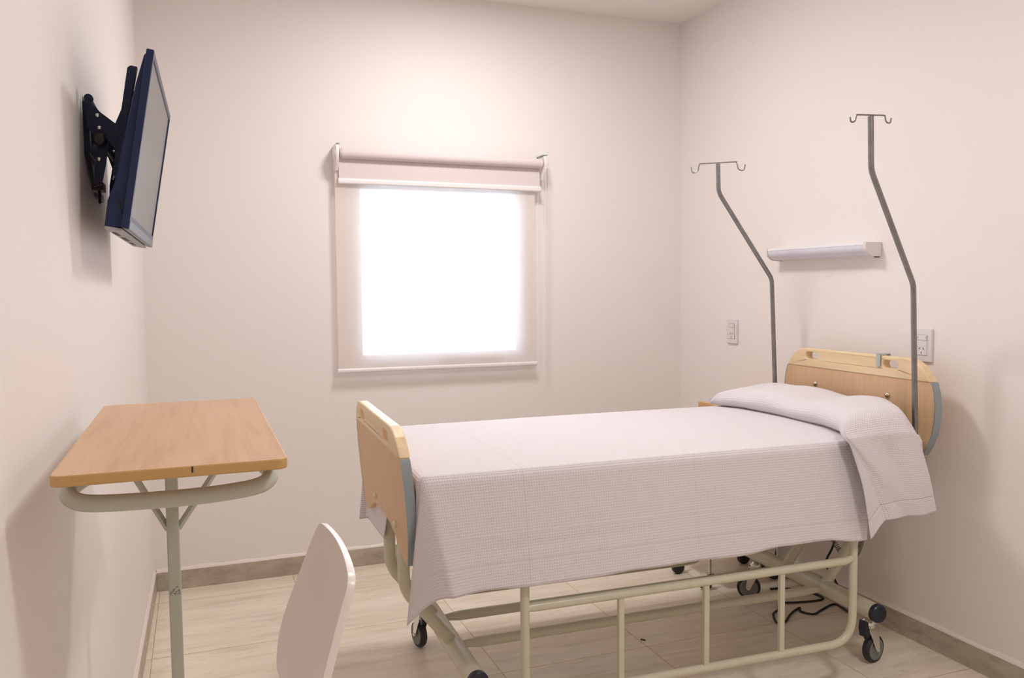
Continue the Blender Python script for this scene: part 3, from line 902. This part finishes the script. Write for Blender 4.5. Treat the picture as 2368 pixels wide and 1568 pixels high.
# ------------------------------------------------------------------ wall sockets
def socket(yc, zc, label):
    t = thing('wall_socket', label, 'power socket', (XR, yc, zc), 0, 'wall sockets beside the bed head')
    def q(o):
        if o.parent.type == 'EMPTY': o.matrix_parent_inverse = Matrix.Translation((-XR, -yc, -zc))
        return o
    w, h = .040, .0575
    g = lambda a, b, x: Vector((XR - x, yc - a, zc + b))      # a to the right seen from the room
    bm = BM(); prism(bm, rrect(-w, w, -h, h, .003), g, 0, .0095)
    q(link('plate', bm, M['socket'], t, bevel=.002))
    bm = BM(); prism(bm, rrect(-.0235, .0235, -.036, .036, .001), g, .0096, .0099)
    q(link('module_gap', bm, M['socket_line'], t))
    bm = BM(); prism(bm, rrect(-.0225, .0225, .0175, .035, .001), g, .0100, .0118)
    s = q(link('switch', bm, M['socket'], t, bevel=.0006))
    for a in (-.0195, .0165):
        for b in (.0245, .0285):
            bm = BM(); prism(bm, [(a, b), (a + .006, b), (a + .006, b + .0014), (a, b + .0014)], g, .0118, .0121)
            q(link('switch_mark', bm, M['socket_line'], s, smooth=False))
    bm = BM(); prism(bm, rrect(-.0225, .0225, -.035, .0165, .001), g, .0100, .0112)
    o = q(link('outlet', bm, M['socket'], t, bevel=.0006))
    for a, b, r in ((-.0085, -.0120, -.55), (.0085, -.0120, .55), (0, -.027, 0)):
        c, s2 = math.cos(r), math.sin(r)
        pts = [(-.0011, -.0045), (.0011, -.0045), (.0011, .0045), (-.0011, .0045)]
        bm = BM(); prism(bm, [(a + x * c - y * s2, b + x * s2 + y * c) for x, y in pts], g, .0113, .0116)
        q(link('pin_slot', bm, M['slot'], o, smooth=False))
    bm = BM(); prism(bm, [(-.0225, -.003), (.0225, -.003), (.0225, -.0025), (-.0225, -.0025)], g, .0112, .0115)
    q(link('outlet_seam', bm, M['socket'], o, smooth=False))
socket(-.459, 1.053, 'white wall socket in the clear left of the far drip pole')
socket(-1.560, 1.056, 'white wall socket partly hidden by the near drip pole above the headboard')

# ------------------------------------------------------------------ television and its bracket
tvo = Vector((.0745, -1.86, 1.398))
ey = Vector((.0205, 1, -.010)).normalized()
eup = Vector((.163, 0, .987)); eup = (eup - ey * eup.dot(ey)).normalized()
en = ey.cross(eup)                       # out of the screen, into the room
TW, TH = .665, .374
def T(y, h, n): return tvo + ey * y + eup * h + en * n
tv = thing('television', 'navy-cased flat television tilted forward on the left wall, seen edge on', 'television', T(TW / 2, 0, -.02))
tinv = Matrix.Translation(-T(TW / 2, 0, -.02))
def Q(o): o.parent = tv; o.matrix_parent_inverse = tinv; return o
bm = BM()
cas = [(.002, -.0145), (TH - .004, -.0145), (TH - .012, -.020), (.300, -.029), (.190, -.036), (.092, -.042), (.054, -.050), (-.004, -.049)]
NY = [(0.012, .85), (.03, 1), (TW - .03, 1), (TW - .012, .85)]
rings = []
for y, s in NY:
    rings.append([bm.verts.new(T(y, h, -.0145 + (n + .0145) * s)) for h, n in cas])
for A, Bq in zip(rings[:-1], rings[1:]):
    for k in range(len(cas)): bm.faces.new((A[k], A[(k + 1) % len(cas)], Bq[(k + 1) % len(cas)], Bq[k]))
bm.faces.new(rings[0][::-1]); bm.faces.new(rings[-1])
Q(link('back_casing', bm, M['tv_navy'], smooth=False, bevel=.002))
bm = BM()
prism_hole(bm, [(0, 0), (TW, 0), (TW, TH), (0, TH)], [[(.018, .030), (TW - .012, .030), (TW - .012, TH - .014), (.018, TH - .014)]],
           lambda a, b, t: T(a, b, t), -.015, 0.0)
Q(link('bezel', bm, M['tv_bezel'], smooth=False, bevel=.0025))
bm = BM(); prism(bm, [(.016, .028), (TW - .010, .028), (TW - .010, TH - .012), (.016, TH - .012)], lambda a, b, t: T(a, b, t), -.012, -.003)
Q(link('screen', bm, M['screen'], smooth=False))
bm = BM(); prism(bm, [(.004, -.001), (TW + .0005, -.001), (TW + .0005, .018), (.004, .018)], lambda a, b, t: T(a, b, t), -.0125, .0012)
lpz = Q(link('bezel_lip', bm, M['tv_lip'], smooth=False, bevel=.002)); lpz['label'] = 'silver-grey lower lip'
bm = BM(); prism(bm, [(.012, -.046), (TW - .012, -.046), (TW - .012, -.0135), (.012, -.0135)], lambda a, b, t: T(a, t, b), -.0065, -.0012)
un = Q(link('port_panel', bm, M['tv_under'], smooth=False)); un['label'] = 'grey underside with dark slots'
for y, w2, n0 in ((.10, .09, -.036), (.26, .12, -.034), (.46, .08, -.034)):
    bm = BM(); prism(bm, [(y, n0 - .005), (y + w2, n0 - .005), (y + w2, n0 + .004), (y, n0 + .004)], lambda a, b, t: T(a, t, b), -.0075, -.006)
    link('port_slot', bm, M['slot'], un, smooth=False)
bm = BM(); tube(bm, [T(.0105, .075, -.034), T(.0105, .028, -.018)], .0011, 6)
Q(link('case_seam', bm, M['slot']))

WXp = LW(-1.5)
mnt = thing('tv_bracket', 'dark tilting wall bracket holding the television to the left wall', 'tv mount', (WXp, -1.53, 1.62))
minv = Matrix.Translation((-WXp, 1.53, -1.62))
def R_(o, par=None):
    o.parent = par or mnt
    if not par: o.matrix_parent_inverse = minv
    return o
fy = lambda a, b, t: Vector((t, a, b))
bm = BM()
def ell(cy_, cz, ry, rz, n=18): return [(cy_ + ry * math.cos(2 * PI * k / n), cz + rz * math.sin(2 * PI * k / n)) for k in range(n)]
px = WXp - .003
prism_hole(bm, [(-1.68, 1.575), (-1.38, 1.575), (-1.38, 1.690), (-1.68, 1.690)], [ell(-1.615, 1.632, .03, .036), ell(-1.45, 1.632, .03, .036)], fy, px, px + .012)
R_(link('wall_plate', bm, M['mount'], smooth=False, bevel=.0015))
bm = BM()
prism(bm, [(-1.68, 1.574), (-1.655, 1.574), (-1.50, 1.512), (-1.38, 1.512), (-1.38, 1.495), (-1.52, 1.495)], fy, px, px + .010)
R_(link('lower_flange', bm, M['mount'], smooth=False, bevel=.0015))
bm = BM(); tube(bm, [(px + .012, -1.66, 1.698), (px + .012, -1.40, 1.698)], .006, 12)
lathe(bm, [(0, -.012), (.009, -.010), (.010, 0), (.009, .006), (0, .006)], axis_m((px + .012, -1.662, 1.698), (0, 1, 0)), 16)
R_(link('hanger_bar', bm, M['mount']))
fxz = lambda a, b, t: Vector((a, t, b))
cheeks = []
for y in (-1.70, -1.36):
    o = y + 1.86
    def tvn(h, n): 
        p = T(o, h, n); return (p.x, p.z)
    x0 = px + .010
    bm = BM()
    pts = [(x0, 1.692), (x0 + .014, 1.678), (x0 + .028, 1.662), tvn(.235, -.072), tvn(.285, -.060), tvn(.285, -.050), tvn(.17, -.055), (x0 + .042, 1.60), (x0 + .035, 1.55), (x0 + .025, 1.505), (x0 + .010, 1.50), (x0 + .012, 1.54), (x0 + .020, 1.585), (x0 + .012, 1.612), (x0, 1.63)]
    prism(bm, pts, fxz, y - .003, y + .003)
    ch = R_(link('tilt_cheek', bm, M['mount'], smooth=False)); cheeks.append(ch)
    for X_, Z_ in ((x0 + .022, 1.655), (x0 + .025, 1.628), (x0 + .022, 1.560)):
        bm = BM(); lathe(bm, [(0, 0), (.0042, 0), (.0042, .002), (.0025, .003), (0, .003)], axis_m((X_, y - .003, Z_), (0, -1, 0)), 12)
        b2 = link('bolt', bm, M['chrome'], ch); b2['label'] = 'small bright bolt'
    # upright bar behind the set
    bm = BM()
    prism(bm, [(.12, -.064), (.362, -.064), (.368, -.058), (.368, -.044), (.12, -.0505)], lambda a, b, t: T(t, a, b), o - .008, o + .008)
    R_(link('upright_bar', bm, M['mount'], smooth=False, bevel=.002))
    for h in (.13, .31):
        bm = BM(); tube(bm, [T(o, h, -.055), T(o, h, -.0285 if h > .2 else -.0395)], .005, 10)
        R_(link('stand_off', bm, M['mount_black']))
bm = BM(); lathe(bm, [(0, -.012), (.012, -.012), (.014, -.006), (.014, .010), (.010, .014), (0, .014)], axis_m((px + .036, -1.712, 1.600), (0, -1, 0)), 10)
R_(link('tilt_knob', bm, M['mount_black']))
bm = BM(); tube(bm, [(px + .036, -1.72, 1.600), (px + .036, -1.34, 1.600)], .004, 10)
R_(link('pivot_rod', bm, M['mount_black']))
bm = BM(); tube(bm, [(px + .024, -1.64, 1.50), (px + .024, -1.64, 1.47)], .003, 8); tube(bm, [(px + .024, -1.646, 1.47), (px + .024, -1.634, 1.47)], .002, 8); box(bm, px + .010, px + .034, -1.66, -1.60, 1.497, 1.515)
R_(link('lock_screw', bm, M['mount_black']))
bm = BM(); tube(bm, catmull([(px + .012, -1.665, 1.63), (px + .03, -1.70, 1.618), (px + .052, -1.70, 1.612), (px + .06, -1.69, 1.598), (px + .05, -1.70, 1.58)], 30), .0022, 8)
R_(link('cable_loop', bm, M['mount_black']))

# ------------------------------------------------------------------ overbed table
tb = thing('overbed_table', 'narrow beech overbed table on a grey-green metal column by the left wall', 'table', (.165, -2.25, 0))
tbi = Matrix.Translation((-.165, 2.25, 0))
def A_(o, par=None):
    o.parent = par or tb
    if not par: o.matrix_parent_inverse = tbi
    return o
TZ = 1.04; TX0, TX1, TY0, TY1 = .020, .312, -2.595, -1.908
bm = BM()
prism(bm, rrect(TX0, TX1, TY0, TY1, .016, 6), lambda a, b, t: Vector((a, b, t)), TZ - .0150, TZ)
top = A_(link('tabletop', bm, [M['table_wood'], M['table_edge_shaded']], smooth=False, bevel=.0025))
for p in top.data.polygons:
    if abs(p.normal.z) < .5: p.material_index = 1
bm = BM(); box(bm, .188, .190, TY0 - .0006, TY0 + .001, TZ - .009, TZ - .001)
ck = A_(link('edge_nick', bm, M['slot'], smooth=False), top)
bm = BM()
for k in range(9):
    x = .255 + k * .0045 + random.uniform(-.001, .001); w2 = random.uniform(.0015, .0038)
    box(bm, x, x + w2, TY0 + .014, TY0 + .014 + random.uniform(.004, .009), TZ - .0001, TZ + .0003)
rs = A_(link('label_residue', bm, M['residue'], smooth=False), top); rs['label'] = 'pale residue of a peeled label'
bm = BM(); box(bm, .134, .1565, -2.062, -2.038, .045, TZ - .0195)
colm = A_(link('column', bm, M['table_paint'], bevel=.003))
bm = BM()
for k in range(26):
    x = random.uniform(.1365, .154); z = .690 + random.uniform(-.008, .012) * (1 if x > .146 else .5)
    box(bm, x, x + .0012, -2.0626, -2.061, z, z + random.uniform(.001, .003))
sg_ = A_(link('scuff_mark', bm, M['smudge'], smooth=False), colm); sg_['label'] = 'dark scuff marks'
# handle: tube that loops out under the near edge
hp = [(.064, -2.36, 1.011), (.054, -2.43, 1.009), (.031, -2.49, 1.000), (.040, -2.526, .992), (.075, -2.540, .988), (.165, -2.545, .987), (.235, -2.540, .988), (.282, -2.526, .992), (.295, -2.49, 1.001), (.280, -2.43, 1.009), (.270, -2.36, 1.011)]
bm = BM(); tube(bm, catmull(hp, 90), .0118, 18)
A_(link('handle', bm, M['table_paint']))
bm = BM()
box(bm, .046, .064, -2.50, -2.10, TZ - .0195, TZ - .0152); box(bm, .268, .286, -2.50, -2.10, TZ - .0195, TZ - .0152); box(bm, .06, .27, -2.075, -2.025, TZ - .0195, TZ - .0152)
A_(link('top_bracket', bm, M['table_paint'], smooth=False, bevel=.001))
for x0, x1 in ((.028, .137), (.296, .154)):
    bm = BM(); tube(bm, [(x0, -2.05, TZ - .018), (x1, -2.05, .812)], .0062, 4)
    A_(link('brace', bm, M['table_paint'], angle=30))
bm = BM(); tube(bm, [(.145, -2.60, .062), (.145, -2.00, .062)], .016, 14)
for y in (-2.585, -2.02): tube(bm, [(.03, y, .062), (.32, y, .062)], .014, 14)
A_(link('base', bm, M['table_paint']))
for y in (-2.585, -2.02):
    for x in (.045, .305):
        bm = BM(); lathe(bm, [(0, -.011), (.018, -.011), (.0225, -.007), (.0225, .007), (.018, .011), (0, .011)], axis_m((x, y, .0225), (0, 1, 0)), 20)
        tube(bm, [(x, y, .025), (x, y, .055)], .005, 8)
        A_(link('caster', bm, M['rubber']))

# ------------------------------------------------------------------ chair tucked under the table, back towards the bed
CHX, CHY = .20, -2.31
ch = thing('chair', 'white moulded chair pulled up between the overbed table and the bed foot', 'chair', (CHX, CHY, 0))
chi = Matrix.Translation((-CHX, -CHY, 0))
def C_(o, par=None):
    o.parent = par or ch
    if not par: o.matrix_parent_inverse = chi
    return o
# spine of the backrest / seat shell: (x, z) with half width
spine = [(.424, .828), (.401, .764), (.377, .694), (.358, .636), (.346, .59), (.340, .555), (.338, .53)]
halfw = [.172, .186, .203, .215, .217, .206, .196]
NS, NW = 60, 28
P3 = catmull([(x, z, 0) for x, z in spine], NS + 1); HWd = [v.x for v in catmull([(h, 0, 0) for h in halfw], NS + 1)]
bm = BM(); g = []
tot = NS
for i in range(NS + 1):
    row = []
    t = i / NS
    hw = HWd[i]
    # rounded upper and lower corners
    for e, rr in ((t * .31, .022), ((1 - t) * .31, .035)):
        if e < rr: hw -= rr - math.sqrt(max(0, rr * rr - (rr - e) ** 2))
    for j in range(NW + 1):
        s = j / NW * 2 - 1
        y = CHY + s * hw
        cv = .007 * (s * s) * -1          # dished across the width
        row.append(bm.verts.new((P3[i].x + cv, y, P3[i].y - .006 * s * s * (1 - t) )))
    g.append(row)
for i in range(NS):
    for j in range(NW): bm.faces.new((g[i][j], g[i + 1][j], g[i + 1][j + 1], g[i][j + 1]))
C_(link('backrest', bm, M['chair'], solid=.013, bevel=.005, angle=60))
bm = BM(); prism(bm, rrect(.005, .372, CHY - .19, CHY + .19, .05, 8), lambda a, b, t: Vector((a, b, t)), .44, .452)
C_(link('seat', bm, M['chair'], bevel=.005))
for y in (CHY - .11, CHY + .11):
    bm = BM(); tube(bm, round_path([(.15, y, .432), (.345, y, .432), (.355, y, .56), (.362, y, .64)], [0, .03, .05, 0], 6), .0075, 12)
    C_(link('back_support', bm, M['chrome']))
for x, dx in ((.045, -.02), (.32, .035)):
    for sy_ in (-1, 1):
        bm = BM(); tube(bm, [(x, CHY + sy_ * .15, .44), (x + dx, CHY + sy_ * .175, .0)], .010, 12)
        C_(link('leg', bm, M['chrome']))

# ------------------------------------------------------------------ camera
cam = bpy.data.cameras.new('camera'); co = bpy.data.objects.new('camera', cam); COL.objects.link(co)
yaw, pitch, roll, f = 0.36099, -0.063064, -0.0089312, 1929.93
fw = Vector((math.sin(yaw) * math.cos(pitch), math.cos(yaw) * math.cos(pitch), math.sin(pitch)))
rt = Vector((math.cos(yaw), -math.sin(yaw), 0)); up = rt.cross(fw)
r2 = rt * math.cos(roll) + up * math.sin(roll); u2 = -rt * math.sin(roll) + up * math.cos(roll)
mw = Matrix((r2, u2, -fw)).transposed().to_4x4(); mw.translation = (0.200476, -3.762038, 1.272489)
co.matrix_world = mw
cam.sensor_fit = 'HORIZONTAL'; cam.sensor_width = 36; cam.lens = f * 36 / 2368
cam.clip_start = .02
SC.camera = co

# ------------------------------------------------------------------ light
def area(name, loc, size, power, color, rot=(0, 0, 0), shape='DISK', size_y=None):
    l = bpy.data.lights.new(name, 'AREA'); l.shape = shape; l.size = size; l.energy = power; l.color = color
    if size_y: l.size_y = size_y
    o = bpy.data.objects.new(name, l); COL.objects.link(o); o.location = loc; o.rotation_euler = rot
    return o
area('ceiling_and_fill_light', (1.28, -.95, 2.585), .34, 20.5, (1, .965, .945))
area('ceiling_and_fill_light', (1.55, -3.1, 2.585), .34, 19.5, (1, .965, .945))  # unseen rear fill lamp, added to brighten the camera side of the room
w = bpy.data.worlds.new('sky'); SC.world = w; w.use_nodes = True
bg = w.node_tree.nodes['Background']; bg.inputs[0].default_value = (.78, .89, 1, 1); bg.inputs[1].default_value = 14.0
vs = SC.view_settings
vs.view_transform = 'Standard'; vs.look = 'None'; vs.gamma = 1; vs.exposure = 0.0; vs.use_curve_mapping = False
SC.cycles.max_bounces = 14; SC.cycles.diffuse_bounces = 8; SC.cycles.transparent_max_bounces = 12
SC.cycles.sample_clamp_indirect = 4
SC.cycles.use_denoising = True
